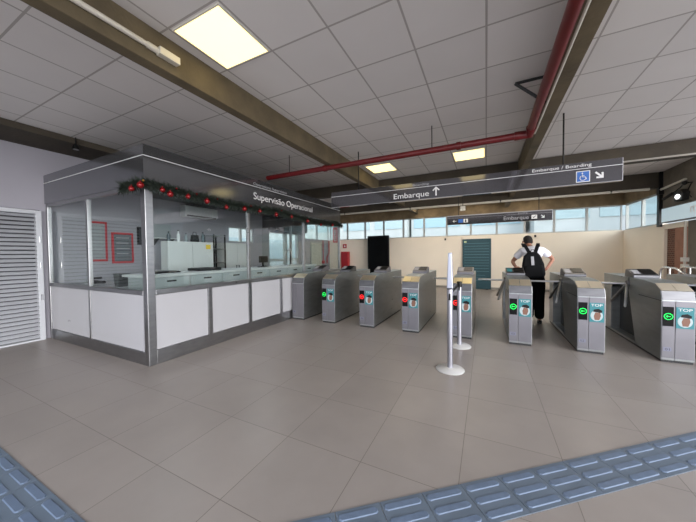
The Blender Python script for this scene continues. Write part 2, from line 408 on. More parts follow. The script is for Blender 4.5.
# ------------------------------------------------------------------ hanging signs
e = empty('hanging_sign', (-2.84, 5.03, 2.39)); tag(e, 'long dark grey hanging sign reading Embarque with an up arrow over the gates', 'sign')
L1 = 4.48; H1 = .31
def shear(b, k, z0=0):
    b.v = [(x, y, z + k*x) for x, y, z in b.v]; return b
kk = 0
shear(B().box(0, L1, -.035, .035, 0, H1), kk).build('panel', sign_m, e, bevel=.004)
shear(B().box(0, L1, -.040, -.0355, .214, .220), kk).build('line', fline, e)
shear(B().box(0, L1, -.041, -.0355, 0, .008), kk).build('lower_edge', letter_dim, e)
text('Embarque', 'lettering', letter, e, (1.32, -.037, .052), RS, .63, .098)
text('Boarding', 'small_lettering', letter_dim, e, (1.67, -.037, .245), RS, .28, .042)
ar = B().prism([(-.012,-.075),(.012,-.075),(.012,.04),(.045,.005),(.06,.02),(0,.08),(-.06,.02),(-.045,.005),(-.012,.04)], 1, -.002, .002)
ar.build('arrow', letter, e, (2.07, -.039, .12), bevel=0)
text('Embarque / Boarding', 'small_lettering', letter, e, (3.46, -.037, .246), RS, .69, .045)
bl = mat('accessibility_blue', '2f62ad', .4)
px_, pz_ = 3.98, .030
B().box(px_, px_+.155, -.039, -.036, pz_, pz_+.155).build('pictogram_border', letter, e)
pb = B().box(px_+.01, px_+.145, -.041, -.037, pz_+.01, pz_+.145).build('pictogram_panel', bl, e)
ch = B()
cc = (px_+.075, -.043, pz_+.060)
ch.tube([(cc[0]+.042*cos(a), cc[1], cc[2]-.005+.042*sin(a)) for a in [radians(t) for t in range(120, 370, 20)]], .006, 6)
ch.ball((cc[0]-.008, cc[1], cc[2]+.078), .012, 8, (1,.3,1))
ch.tube([(cc[0]-.008, cc[1], cc[2]+.055), (cc[0]-.004, cc[1], cc[2]+.012), (cc[0]+.035, cc[1], cc[2]+.010), (cc[0]+.05, cc[1], cc[2]-.03)], .007, 6)
ch.tube([(cc[0]-.008, cc[1], cc[2]+.036), (cc[0]+.022, cc[1], cc[2]+.034)], .005, 6)
ch.v = [(cc[0]+(x-cc[0])*.8, y, cc[2]+(z-cc[2])*.8) for x, y, z in ch.v]
ch.build('wheelchair_pictogram', letter, e)
ad = B().prism([(-.011,-.06),(.011,-.06),(.011,.02),(.038,-.008),(.054,.008),(0,.062),(-.054,.008),(-.038,-.008),(-.011,.02)], 1, -.002, .002)
ad.xf(Matrix.Rotation(radians(135), 4, 'Y')).build('arrow', letter, e, (4.235, -.039, .108))
for x in (.60, 3.84): B().tube([(x,0,H1-.01), (x,0,CZ-2.39)], .011, 8).build('hanger_rod', hm, e)

e = empty('hanging_sign', (-1.0, 8.5, 2.24)); tag(e, 'smaller dark hanging sign with a left arrow, pictograms and Embarque, behind the long one', 'sign')
B().box(0, 2.48, -.03, .03, 0, .24).build('panel', sign_m, e, bevel=.004)
B().box(0, 2.48, -.034, -.031, .185, .190).build('line', letter_dim, e)
B().box(0, 2.48, -.026, .026, .24, .262).build('top_rail', letter_dim, e)
a2 = B().prism([(-.007,-.05),(.007,-.05),(.007,.02),(.03,-.002),(.04,.008),(0,.05),(-.04,.008),(-.03,-.002),(-.007,.02)], 1, -.002, .002)
a2.xf(Matrix.Rotation(radians(-90), 4, 'Y')).build('arrow', letter, e, (.2, -.033, .10))
B().box(.30, .42, -.034, -.031, .05, .15).build('pictogram_panel', bl, e)
B().box(.435, .55, -.034, -.031, .05, .15).build('pictogram_border', letter, e)
B().box(.475, .51, -.036, -.033, .06, .12).ball((.492,-.035,.132), .012, 8, (1,.2,1)).build('person_pictogram', sign_m, e)
text('Embarque', 'lettering', letter_dim, e, (1.42, -.033, .055), RS, .56, .10)
text('Boarding', 'small_lettering', letter_dim, e, (1.75, -.033, .20), RS, .2, .03)
B().box(2.04, 2.16, -.034, -.031, .05, .15).build('pictogram_border', letter, e)
B().prism([(2.06,.10),(2.085,.07),(2.14,.125),(2.13,.135),(2.085,.09),(2.07,.11)], 1, -.036, -.033).build('tick_pictogram', sign_m, e)
a3 = B().prism([(-.009,-.05),(.009,-.05),(.009,.02),(.032,-.006),(.045,.006),(0,.05),(-.045,.006),(-.032,-.006),(-.009,.02)], 1, -.002, .002)
a3.xf(Matrix.Rotation(radians(135), 4, 'Y')).build('arrow', letter, e, (2.28, -.033, .10))
for x in (.3, 2.2): B().tube([(x,0,.25), (x,0,CZ-2.24)], .008, 8).build('hanger_rod', hm, e)

# ------------------------------------------------------------------ control booth
BX = -3.93; BY = 2.07; BE = 7.42; BT = 2.88; GL = 2.38
bo = empty('control_booth', (BX, BY, 0)); tag(bo, 'glass and steel supervision booth with white lower panels and dark grey fascia', 'booth')
W = -(-6.985-BX)           # depth to the left wall
LY = BE-BY
# steel frame
B().box(-.10, 0, 0, .10, 0, GL+.0).build('corner_post', frame_steel, bo, bevel=.006)
B().box(-.06, 0, LY-.06, LY, 0, GL).build('corner_post', frame_steel, bo, bevel=.006)
B().box(-W, -W+.06, 0, .06, 0, GL).build('corner_post', frame_steel, bo, bevel=.006)
B().box(-.05, -.002, .10, LY-.06, 0, .19).build('kick_plate', frame_steel, bo, bevel=.004)
B().box(-W+.06, -.10, .002, .05, 0, .17).build('kick_plate', frame_steel, bo, bevel=.004)
B().box(-.06, .006, .10, LY-.06, .93, 1.0).build('sill', frame_steel, bo, bevel=.005)
B().box(-W+.06, -.10, -.004, .06, .93, .99).build('sill', frame_steel, bo, bevel=.005)
B().box(-.06, 0, .10, LY-.06, GL-.05, GL).build('head_rail', frame_steel, bo, bevel=.004)
B().box(-W+.06, -.10, 0, .06, GL-.05, GL).build('head_rail', frame_steel, bo, bevel=.004)
ys = [.10, .88, 1.72, 2.60, 3.47, 4.35, LY-.06]
for i, y in enumerate(ys[1:-1]):
    full = i in (1, 3)
    B().box(-.055, -.001, y, y+.075, .19, .93).build('mullion', frame_steel, bo, bevel=.004)
    if full: B().box(-.055, -.001, y+.01, y+.065, 1.0, GL-.05).build('mullion', frame_steel, bo, bevel=.004)
for i in range(6):
    y0 = ys[i]+(.075 if i else 0); y1 = ys[i+1]
    B().box(-.035, -.012, y0+.004, y1-.004, .195, .925).build('lower_panel', white_p, bo)
for (a, b_) in ((.10, 1.73), (1.785, 3.48), (3.535, LY-.06)):
    B().box(-.034, -.026, a, b_, 1.0, GL-.05).build('glass_pane', glass, bo)
xm = -5.53-BX
B().box(xm, xm+.055, .001, .055, .17, .93).build('mullion', frame_steel, bo, bevel=.004)
B().box(xm, xm+.055, .001, .055, .99, GL-.05).build('mullion', frame_steel, bo, bevel=.004)
for (a, b_) in ((-W+.06, xm), (xm+.055, -.10)):
    B().box(a+.004, b_-.004, .012, .035, .175, .925).build('lower_panel', white_p, bo)
    B().box(a, b_, .026, .034, .99, GL-.05).build('glass_pane', glass, bo)
# far end side of the booth: glazed too, with a doorway panel
B().box(-W, -.06, LY-.05, LY, 0, .95).build('end_panel', white_p, bo)
B().box(-W, -.06, LY-.034, LY-.026, .95, GL-.05).build('glass_pane', glass, bo)
B().box(-W+1.2, -W+1.26, LY-.06, LY, .95, GL).build('mullion', frame_steel, bo)
# fascia and roof
B().box(-W, .012, -.012, .0, GL, BT).box(0, .012, 0, LY, GL, BT).box(-W, .012, LY-.012, LY, GL, BT).build('fascia', fascia_m, bo)
B().box(-W, .0, .002, LY-.012, BT-.05, BT-.01).build('roof', mat('booth_roof', '8f9090', .7), bo)
B().box(-W, .0, .002, LY-.012, GL+.42, GL+.44).build('inner_ceiling', mat('booth_ceiling', '8f9192', .7), bo)
B().box(-W, .016, -.017, -.0125, 2.735, 2.742).box(.0125, .017, -.016, LY, 2.735, 2.742).build('fascia_line', fline, bo)
text('Supervisão Operacional', 'lettering', letter, bo, (.014, 1.87, 2.50), RX, 1.98, .135)
text('Operations Supervision', 'small_lettering', letter_dim, bo, (.014, 1.87, 2.765), RX, .98, .055)
for (y, z) in ((2.36, 2.40), (2.50, 2.40)): pass

# ------------------------------------------------------------------ things in the booth
def cab(i, y0, y1):
    e = empty('counter_cabinet', (-4.62, y0, 0))
    B().box(-.30, .27, .004, y1-y0-.004, .04, 1.13).build('body', mat('counter_grey_%d' % i, '9aa0a2', .45), e, bevel=.003)
    B().box(.27, .285, .02, y1-y0-.02, .93, 1.115).build('drawer_front', mat('drawer_%d' % i, 'a3aaad', .4), e, bevel=.003)
    ym = (y1-y0)/2
    B().box(.284, .295, ym-.07, ym+.07, 1.05, 1.075).build('drawer_handle', black, e)
    return e
cl = ['grey counter unit nearest the booth corner, behind the glass', 'grey counter unit second from the booth corner', 'grey counter unit third from the booth corner behind the glass', 'grey counter unit fourth from the corner, just past the first mullion', 'grey counter unit fifth from the corner in the booth', 'grey counter unit sixth from the booth corner', 'grey counter unit at the far end of the booth']
for i in range(7):
    y0 = 2.32+i*.62; tag(cab(i, y0, y0+.62), cl[i], 'counter unit', 'counter units inside the booth')
tag(box('worktop', mat('worktop_pale', 'c4c8ca', .35), -5.0, -4.30, 2.28, 6.68, 1.13, 1.165, bevel=.004), 'pale continuous worktop lying on the grey counter units in the booth', 'worktop')
# cabinets against the left wall
def storage(name, x0, x1, y0, y1, h, m, label, ndoor=2, handle=True):
    e = empty(name, (x0, y0, 0)); tag(e, label, 'cabinet')
    w = x1-x0; l = y1-y0
    B().box(0, w, 0, l, .05, h).box(.02, w-.03, .02, l-.02, 0, .05).build('body', m, e, bevel=.004)
    for i in range(ndoor):
        a = l*i/ndoor; b_ = l*(i+1)/ndoor
        dd = B().box(w, w+.015, a+.006, b_-.006, .08, h-.02).build('door', m, e, bevel=.003)
        B().box(w+.015, w+.03, b_-.05 if i == 0 else a+.03, b_-.03 if i == 0 else a+.05, h*.6, h*.6+.1).build('handle', black, dd)
    return e
cw = mat('white_cabinet', 'c9cccd', .3)
storage('storage_cabinet', -6.46, -6.2, 3.70, 4.82, 1.77, cw, 'tall white glossy cabinet in the booth with bottles standing on top')
storage('storage_cabinet', -6.75, -6.25, 5.25, 6.0, 1.78, mat('offwhite_cabinet','b9bbbc',.4), 'pale grey cabinet in the booth right of the metal shelf')
y_ = B().box(-.001, .002, 0, .13, 0, .11).build('notice_note', mat('yellow_paper', 'd8b83c', .6), None, (-6.176, 4.60, 1.60)); tag(y_, 'small yellow notice stuck on the front of the tall white cabinet', 'notice')
e = empty('metal_shelf', (-6.6, 4.86, 0)); tag(e, 'open dark metal shelf unit between the white and grey cabinets', 'shelf')
for x in (0, .35):
    for y in (0, .34): B().box(x, x+.025, y, y+.025, 0, 1.98).build('post', black, e)
for z in (.4, .9, 1.25, 1.6, 1.94): B().box(0, .375, 0, .365, z, z+.02).build('shelf_board', frame_steel, e)
bot = [(-6.33, 3.8, .22, '38454d', 'dark slim bottle at the left end of the cabinet top'), (-6.33, 4.02, .26, 'c8ccd0', 'clear tall bottle on the cabinet top, second from the left'), (-6.33, 4.2, .20, '8a949a', 'grey short bottle in the middle of the cabinet top'), (-6.33, 4.64, .25, '5c6a72', 'grey blue bottle at the right end of the cabinet top')]
for (x, y, h, c, l) in bot:
    e = empty('bottle', (x, y, 1.77)); tag(e, l, 'bottle', 'bottles on the white cabinet')
    B().lathe([(.035,0),(.037,h*.6),(.015,h*.8),(.014,h*.92)], n=14).build('body', mat('bottle_'+c, c, .2), e, smooth=True)
    B().lathe([(.017,h*.92),(.017,h)], n=12).build('cap', black, e)
e = empty('handbag', (-6.33, 4.42, 1.77)); tag(e, 'small black bag standing on the tall white cabinet', 'bag')
B().prism([(-.09,0),(.09,0),(.07,.17),(-.07,.17)], 0, -.05, .05).build('body', black, e, bevel=.01)
B().tube([(0,-.05,.16),(0,-.035,.24),(0,.035,.24),(0,.05,.16)], .007, 6).build('handle', black, e)
e = empty('air_conditioner', (-6.99, 4.45, 2.42)); tag(e, 'white split air conditioner on the booth wall under the fascia', 'air conditioner')
wm_ = mat('ac_white', 'b4b6b8', .4)
B().prism([(0,0),(.17,0),(.21,.06),(.21,.27),(.18,.29),(0,.29)], 1, 0, 0.95).build('body', wm_, e, bevel=.008)
e.children and None
kids(e)[0].data.transform(Matrix.Identity(4))
B().box(.15,.215,.06,.89,.015,.045).build('air_slot', black, e)
B().box(.0,.20,.02,.93,.291,.30).build('top_grille', black, e)
e.location = (-6.99, 4.48, 2.03+.0)
e.location = (-6.99, 4.50, 2.44)
# equipment on the worktop
e = empty('keyboard', (-4.72, 2.75, 1.165)); tag(e, 'black keyboard lying on the booth worktop near the corner post', 'keyboard')
B().box(-.08,.08,-.22,.22,.0,.022).build('body', black, e, bevel=.004)
kb = B()
for i in range(4):
    for j in range(12): kb.box(-.07+i*.036, -.042+i*.036, -.21+j*.035, -.182+j*.035, .022, .029)
kb.build('keys', mat('key_black','1c1e20',.5), e)
def monitor(x, y, z, rz, label, s=1):
    e = empty('monitor', (x, y, z), rz); tag(e, label, 'monitor')
    B().box(-.26*s,.26*s,-.02,.02,.10,.42*s).build('housing', black, e, bevel=.008)
    B().box(-.245*s,.245*s,-.024,-.0201,.115,.405*s).build('screen', screen, e)
    B().box(-.02,.02,.0,.03,.0,.2).build('stand', black, e); B().box(-.11,.11,-.07,.09,0,.012).build('base', black, e, bevel=.003)
tag(box('document_tray', mat('tray_black','1a1c1e',.5), -4.95,-4.6,3.3,3.75,1.165,1.215, bevel=.004), 'flat black tray on the worktop beside the small monitor', 'tray')
monitor(-4.7, 5.0, 1.165, radians(100), 'dark monitor on the worktop past the first full mullion', .6)
e = empty('desk_lamp', (-4.6, 5.75, 1.165)); tag(e, 'grey jointed desk lamp on the far end of the booth worktop', 'lamp')
gm = mat('lamp_grey', '8f9496', .4, .3)
B().lathe([(.08,0),(.08,.02),(.02,.03)], n=18).build('base', gm, e, smooth=True)
B().tube([(0,0,.03),(0,-.12,.25),(0,.06,.42)], .012, 8).build('arm', gm, e)
B().lathe([(.06,0),(.035,.07),(.012,.09)], (0,.08,.36), 16).build('lamp_shade', gm, e, smooth=True)
# desk beside the left glass, bin, chair
e = empty('desk', (-5.96, 2.2, 0)); tag(e, 'grey desk standing behind the left glass of the booth', 'desk')
B().box(-.9,.92,0,.6,.93,.97).build('desk_top', mat('desk_grey','9a9ca0',.4), e, bevel=.004)
for x in (-.87,.86):
    for y in (.02,.54): B().box(x,x+.04,y,y+.04,0,.93).build('leg', frame_steel, e)
e = empty('paper_bin', (-5.16, 2.35, .97)); tag(e, 'dark tapered bin standing on the desk behind the left glass', 'bin')
B().prism([(-.06,0),(.06,0),(.09,.19),(-.09,.19)], 1, -.07, .07).build('body', mat('bin_dark','24292b',.4), e, bevel=.008)
B().box(-.095,.095,-.075,.075,.19,.205).build('rim', mat('bin_rim','3a4042',.4), e, bevel=.003)
for i, (x, l) in enumerate(((-6.45, 'silver desk microphone nearest the left booth post'), (-6.2, 'small black desk telephone on the booth desk'), (-5.95, 'silver stapler at the right of the telephone'))):
    if i == 1:
        e = empty('telephone', (x, 2.45, .97)); tag(e, l, 'telephone')
        B().prism([(-.1,0),(.1,0),(.1,.03),(-.1,.08)], 0, -.08, .08).build('body', black, e, bevel=.006)
        B().tube([(-.05,-.09,.09),(-.05,.09,.09)], .02, 8).build('handset', black, e)
    elif i == 0:
        e = empty('desk_microphone', (x, 2.4, .97)); tag(e, l, 'microphone')
        B().lathe([(.05,0),(.05,.02),(.01,.03)], n=14).build('base', gm, e, smooth=True)
        B().tube([(0,0,.03),(.02,0,.2),(.07,0,.3)], .007, 6).build('neck', chrome, e); B().ball((.08,0,.31), .022, 10).build('head', black, e, smooth=True)
    else:
        e = empty('stapler', (x, 2.42, .97)); tag(e, l, 'stapler')
        B().box(-.08,.08,-.02,.02,0,.015).build('base', chrome, e); B().box(-.08,.08,-.018,.018,.03,.06).box(-.08,-.05,-.018,.018,.015,.03).build('arm', black, e, bevel=.004)
e = empty('office_chair', (-5.35, 3.3, 0), radians(200)); tag(e, 'grey office chair with a rounded backrest inside the booth', 'chair')
gc = mat('chair_grey', '53585c', .8, bump=.2)
B().box(-.24,.24,-.24,.24,.46,.54).build('seat', gc, e, bevel=.03)
B().box(-.21,.21,.22,.29,.62,1.18).build('backrest', gc, e, bevel=.03)
B().box(-.03,.03,.2,.27,.44,.7).build('back_support', black, e)
B().tube([(0,0,.08),(0,0,.46)], .025, 10).build('column', chrome, e)
for i in range(5):
    a = 2*pi*i/5; B().tube([(0,0,.1),(.27*cos(a),.27*sin(a),.06)], .016, 6).build('base_arm', black, e); B().ball((.27*cos(a),.27*sin(a),.03), .03, 8).build('caster', black, e)
# framed notices on the wall inside the booth
def notice(y0, y1, z0, z1, mf, mi, label, rows=4, x=-6.99):
    e = empty('framed_notice', (x, (y0+y1)/2, z0)); tag(e, label, 'notice')
    w = (y1-y0)/2; h = z1-z0
    B().box(0,.02,-w,w,0,h).build('frame', mf, e, bevel=.003); B().box(.02,.024,-w+.04,w-.04,.04,h-.04).build('sheet', mi, e)
    r_ = B()
    for i in range(rows): r_.box(.024,.026,-w+.08,w-.08-.1*(i%2)*w,h-.12-i*(h-.2)/rows,h-.10-i*(h-.2)/rows)
    r_.build('printed_rows', letter_dim, e)
notice(2.62, 2.95, 1.35, 2.15, red_flat, mat('sheet_grey','8a8e92',.5), 'red framed notice on the booth wall, nearest the louvred door')
notice(3.02, 3.42, 1.30, 1.95, red_flat, mat('sheet_dark','5a6066',.5), 'red framed dark notice board next along the booth wall')
notice(3.5, 3.75, 1.7, 2.1, black, mat('sheet_black','23282e',.4), 'small black framed picture on the booth wall near the corner post')
e = empty('wall_shelf', (-6.99, 4.0, 1.85)); tag(e, 'small wall shelf on the booth wall behind the corner post', 'shelf')
B().box(0,.25,-.2,.25,0,.02).build('shelf_board', cw, e); B().box(0,.02,-.2,.25,0,.35).build('back_panel', mat('shelf_back','8c9296',.5), e)
for y in (-.15,.2): B().prism([(0,0),(.2,0),(0,-.15)], 1, y, y+.02).build('bracket', black, e)
# dark rolled shutter above the glazed left side
e = empty('roller_shutter_box', (-6.99, 7.7, 2.32)); tag(e, 'dark boxed roller shutter above the bright glazed doors at the far left', 'shutter')
B().box(0,.35,0,1.95,0,.6).build('housing', mat('shutter_dark','3d4348',.5), e, bevel=.01)
B().box(.05,.09,.05,1.9,-.06,0).build('slat_bar', mat('shutter_bar','6d747a',.5,.4), e)

# ------------------------------------------------------------------ garland on the booth
g = empty('christmas_garland', (BX+.07, BY, 2.36)); tag(g, 'green Christmas garland with red baubles hung along the booth fascia', 'garland')
fb = B()
def gpath(t):   # t in metres from the free end on the left face
    if t < .32: return Vector((-.40+t, -.09, -.02))
    if t < .46:
        a = (t-.32)/.14*pi/2; return Vector((-.08+.075*sin(a), -.015-.075*cos(a), -.01+.02*sin(a)))
    s = t-.46
    return Vector((.0, s-.0, .01-.05*abs(sin(s*1.25))-.012*s))
T = 5.75
for i in range(9500):
    t = random.random()*T; c = gpath(t)
    d = Vector((random.gauss(0,1), random.gauss(0,1), random.gauss(0,1))).normalized()
    r = .065+.065*random.random()
    a = c + d*.008; b2 = c + d*r + Vector((0, random.uniform(-.03,.03), -.006)); w = d.orthogonal().normalized()*.008
    a.x = max(a.x, -.05) if t > .46 else a.x; b2.x = max(b2.x, -.052) if t > .46 else b2.x
    if t < .34: b2.y = min(b2.y, -.083+.0)
    k = len(fb.v); fb.v += [tuple(a-w), tuple(a+w), tuple(b2)]; fb.f.append((k,k+1,k+2))
fb.tube([gpath(i*T/60) for i in range(61)], .028, 8)
fb.build('foliage', pine, g)
for i, t in enumerate((.36, .43, .60, .70, .95, 1.25, 1.60, 1.98, 2.35, 2.8, 3.3, 3.9, 4.5, 5.1)):
    c = gpath(t)+Vector((.075 if t > .4 else -.0, -.075 if t < .45 else 0, -.05-.03*(i % 3 == 0)))
    r = .040 if i % 2 else .033
    B().ball(tuple(c), r, 14).tube([tuple(c+Vector((0,0,r-.004))), tuple(c+Vector((0,0,r+.012)))], .008, 6).build('bauble', bauble_m, g, smooth=True)
for i, t in enumerate((.40, .8, 1.1, 1.45, 2.15, 3.0)):
    c = gpath(t)+Vector((.05, 0, .025)); B().ball(tuple(c), .014, 8).build('berry', gold_m if i == 0 else bauble_m, g, smooth=True)

# ------------------------------------------------------------------ turnstiles
disc_m = mat('sticker_pale', 'a9b8bb', .4); hand_print = mat('sticker_skin_tone', '7a5647', .5)
TD = 1.97; TW = .31
def turnstile(kind, num):
    e = empty('turnstile')
    # body: right half full length, left half cut out for the arms
    prof = [(0,.03),(0,.80),(.03,.925),(.18,1.005),(.45,1.03),(TD,1.03),(TD,.03)]
    pf = [(.0,.03),(.0,.80),(.03,.925),(.18,1.005),(.45,1.03),(.97,1.03),(.93,.80),(.70,.09),(.70,.03)]
    pr_ = [(1.62,.03),(1.62,.80),(1.52,.88),(.90,.88),(.90,1.03),(TD,1.03),(TD,.03)]
    b = B().prism(prof, 0, .13, TW)
    b.prism(pf, 0, 0, .1301)
    b.prism(pr_, 0, 0, .1301)
    b.box(0,.1301,.6,1.7,.03,.06)
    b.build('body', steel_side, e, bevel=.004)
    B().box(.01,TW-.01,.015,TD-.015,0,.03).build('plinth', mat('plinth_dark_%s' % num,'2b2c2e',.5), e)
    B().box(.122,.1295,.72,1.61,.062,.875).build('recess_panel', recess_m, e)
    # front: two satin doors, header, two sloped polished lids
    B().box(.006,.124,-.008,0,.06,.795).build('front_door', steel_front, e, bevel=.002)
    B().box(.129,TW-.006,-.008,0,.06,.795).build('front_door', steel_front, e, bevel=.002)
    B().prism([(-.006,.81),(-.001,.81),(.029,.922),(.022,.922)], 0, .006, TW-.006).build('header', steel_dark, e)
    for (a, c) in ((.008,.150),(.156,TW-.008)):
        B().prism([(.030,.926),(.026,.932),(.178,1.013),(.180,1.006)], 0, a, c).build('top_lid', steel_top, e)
    B().box(.0-.003,.0,-.0,.60,.795,.803).build('side_seam', mat('seam_%s' % num,'1f2022',.5), e)
    # indicator display
    dp = B().box(.010,.110,-.013,-.008,.475,.725).build('indicator_display', screen, e)
    if kind:
        lm = led_g if kind == 'g' else led_r
        B().tube([(.060+.039*cos(a), -.0145, .600+.039*sin(a)) for a in [2*pi*i/20 for i in range(20)]], .0042, 6, closed=True).build('light_ring', lm, dp)
        ic = B().box(.046,.080,-.016,-.0135,.597,.604) if kind == 'g' else B().box(.042,.078,-.016,-.0135,.592,.608)
        if kind == 'g': ic.prism([(.036,.600),(.052,.586),(.052,.614)], 1, -.016, -.0135)
        ic.build('light_arrow' if kind == 'g' else 'light_bar', lm, dp)
    # travel card sticker
    st = B().box(.132,.292,-.012,-.008,.455,.725).build('sticker', teal, e)
    text('TOP', 'sticker_lettering', letter, st, (.150, -.0125, .675), RS, .125, .036, .0006)
    B().prism([(.212+.068*cos(a), .545+.075*sin(a)) for a in [2*pi*i/20 for i in range(20)]], 1, -.0138, -.0122).build('sticker_disc', disc_m, st)
    B().prism([(.172,.60),(.182,.632),(.232,.645),(.272,.618),(.264,.588)], 1, -.0150, -.0137).build('sticker_card', black, st)
    B().prism([(.190,.485),(.180,.54),(.196,.592),(.250,.590),(.258,.545),(.240,.485)], 1, -.0146, -.0137).build('sticker_hand', hand_print, st)
    lb = B().box(.018,.095,-.0105,-.008,.15,.20).build('number_plate', mat('plate_grey_%s' % num,'77798a',.5), e)
    text(num, 'plate_digits', mat('digit_%s' % num,'2d2e36',.5), lb, (.034, -.011, .160), RS, .045, .03, .0004)
    # card reader on the top
    rd = B().prism([(.80,1.03),(.80,1.07),(.84,1.09),(1.05,1.155),(1.09,1.145),(1.12,1.03)], 0, .01, TW-.01).build('card_reader', steel_dark if kind == 'g' else steel_front, e, bevel=.005)
    B().prism([(.846,1.093),(.85,1.101),(1.035,1.159),(1.038,1.150)], 0, .13, TW-.03).build('reader_screen', screen, rd)
    B().prism([(.85,1.094),(.852,1.100),(.99,1.144),(.99,1.137)], 0, .03, .11).build('reader_label', teal if num == '03' else letter_dim, rd)
    # tripod arms
    if num == '08': return e
    hub = Vector((-.012, .955, .925))
    B().tube([tuple(hub+Vector((.05,0,.02))), tuple(hub)], .05, 16).build('arm_hub', steel_dark, e, smooth=True)
    for dv in ((-1,0,0),(-.25,.61,-.75),(-.25,-.61,-.75)):
        v = Vector(dv).normalized()
        B().tube([tuple(hub+v*.02), tuple(hub+v*.43), tuple(hub+v*.45)], [.018,.018,.010], 12).build('arm', steel, e, smooth=True)
    return e
info = [
 (None, '08', 'steel turnstile without light or sticker, against the supervision booth', -3.895),
 ('g', '07', 'steel turnstile with a green light, second from the booth', -3.115),
 ('r', '06', 'steel turnstile with a red light, third from the booth', -2.25),
 ('r', '05', 'steel turnstile with a red light, nearest left of the queue posts', -1.39),
 ('r', '04', 'steel turnstile partly hidden behind the queue posts', -.515),
 ('g', '03', 'steel turnstile with a green light and teal reader, left of the man', .325),
 ('g', '02', 'steel turnstile with a green light, right of the man', 1.18),
 ('g', '01', 'large steel turnstile with a green light, at the right edge', 2.045),
 ('g', '00', 'steel turnstile cut off by the right edge, only its rear showing', 2.9)]
for kind, num, lab, x in info:
    t = turnstile(kind, num); t.location = (x, 5.03, 0); tag(t, lab, 'turnstile', 'turnstiles in a row')
    if kind is None:
        for c in list(kids(t)):
            if c.name.split('.')[0] in ('sticker', 'indicator_display'):
                for cc_ in list(kids(c)): bpy.data.objects.remove(cc_)
                bpy.data.objects.remove(c)

# ------------------------------------------------------------------ queue posts
def post(x, y, blade, label):
    e = empty('queue_post', (x, y, 0)); tag(e, label, 'queue post', 'steel queue posts before the gates')
    B().lathe([(.165,0),(.17,.008),(.16,.018),(.05,.03),(.04,.034)], n=36).build('base', chrome if False else mat('base_steel_%d' % blade,(.62,.62,.62),.45,.3), e, smooth=True)
    pm = mat('post_silver_%d' % blade, (.40,.40,.45), .32, .9)
    B().lathe([(.034,.03),(.034,.96)], n=20).build('pole', pm, e, smooth=True)
    B().lathe([(.038,.92),(.038,1.0),(.03,1.005)], n=20).build('belt_head', black if not blade else pm, e, smooth=True)
    B().box(-.012,.012,-.045,-.036,.87,.95).build('belt_clip', black, e)
    if blade:
        B().lathe([(.036,1.0),(.036,1.01)], n=20).build('ring', black, e)
        B().prism([(-.036,1.01),(.036,1.01),(.022,1.45),(-.020,1.45)], 1, -.03, .03).build('sign_blade', mat('blade_silver',(.38,.40,.48),.3,.7), e, bevel=.008)
post(-.395, 3.62, 1, 'steel queue post with a tall tapered blade on top, nearest the camera')
post(-.365, 4.60, 0, 'shorter steel queue post standing behind the one with the blade')
bt = B().prism([(3.655,.93),(4.565,.93),(4.565,.975),(3.655,.975)], 0, -.383, -.381).build('barrier_belt', black); tag(bt, 'thin black belt strung between the two queue posts', 'belt')

# ------------------------------------------------------------------ tactile strips
def strip(p0, ang, n, w, label, rows=3):
    e = empty('tactile_strip', (p0[0], p0[1], 0), ang); tag(e, label, 'tactile paving')
    base = B(); bars = B()
    for i in range(n):
        a = i*w; base.box(a+.002, a+w-.002, -w, 0, .0005, .005)
        for j in range(rows):
            y = -w*(j+.5)/rows; hw = .022; l0 = a+.026; l1 = a+w-.026
            ring = [(l0,y-hw),(l1-.012,y-hw),(l1,y-hw*.45),(l1,y+hw*.45),(l1-.012,y+hw),(l0,y+hw),(l0-.012,y+hw*.45),(l0-.012,y-hw*.45)]
            k = len(bars.v)
            for (s, z) in ((1, .005), (.80, .0095)):
                for (X, Y) in ring:
                    mx = (l0+l1)/2-.005
                    bars.v.append((mx+(X-mx)*(1-(1-s)*.25), y+(Y-y)*s, z))
            for q in range(8): bars.f.append((k+q, k+(q+1)%8, k+8+(q+1)%8, k+8+q))
            bars.f.append(tuple(k+8+q for q in range(8)))
    base.build('strip_tiles', strip_m, e, bevel=0); bars.build('raised_bars', bar_m, e)
ang = math.atan2(3.183-1.2, 1.505+.908)
strip((-1.37+.0, .82), ang, 30, .265, 'blue grey tactile strip running diagonally across the lower right floor')
strip((-6.85, .687), 0, 19, .265, 'blue grey tactile strip in the lower left corner of the floor')

# ------------------------------------------------------------------ back wall things
e = empty('display_totem', (-4.30, 11.75, 0)); tag(e, 'tall black display panel standing against the cream back wall', 'display')
B().box(-.5,.5,-.05,.05,.10,2.24).build('housing', black, e, bevel=.01)
B().box(-.45,.45,-.056,-.051,.3,2.15).build('screen', screen, e)
for x in (-.42,.36): B().box(x,x+.06,-.16,.16,0,.10).build('foot', black, e)
e = empty('notice_board', (-.33, 12.03, 0)); tag(e, 'dark teal information board with pale rows standing at the cream back wall', 'board')
tb = mat('board_teal','1f4650',.45)
B().box(-.51,.51,0,.05,.02,1.98).build('panel', tb, e, bevel=.004)
rw = B()
for i in range(11): rw.box(-.44,.44,-.003,0,1.80-i*.11,1.812-i*.11)
rw.box(-.2,.3,-.003,0,.55,.56).box(-.1,.35,-.003,0,.45,.46).box(-.1,.2,-.003,0,.35,.36)
rw.build('ruled_rows', mat('row_teal','5d8790',.5), e)
B().box(-.45,-.36,-.004,0,1.84,1.90).build('badge', mat('badge_pale','b9c79a',.5), e)
for x in (-.4,.34): B().box(x,x+.06,-.02,.05,0,.02).build('foot', black, e)
e = empty('fire_hose_cabinet', (-6.08, 12.1, .45)); tag(e, 'red fire hose cabinet on the back wall just past the booth', 'cabinet')
B().box(-.19,.19,-.2,0,0,1.1).build('body', red_flat, e, bevel=.006)
B().box(-.16,.16,-.212,-.2,.03,1.07).build('door', mat('red_door','9a1420',.4), e, bevel=.004)
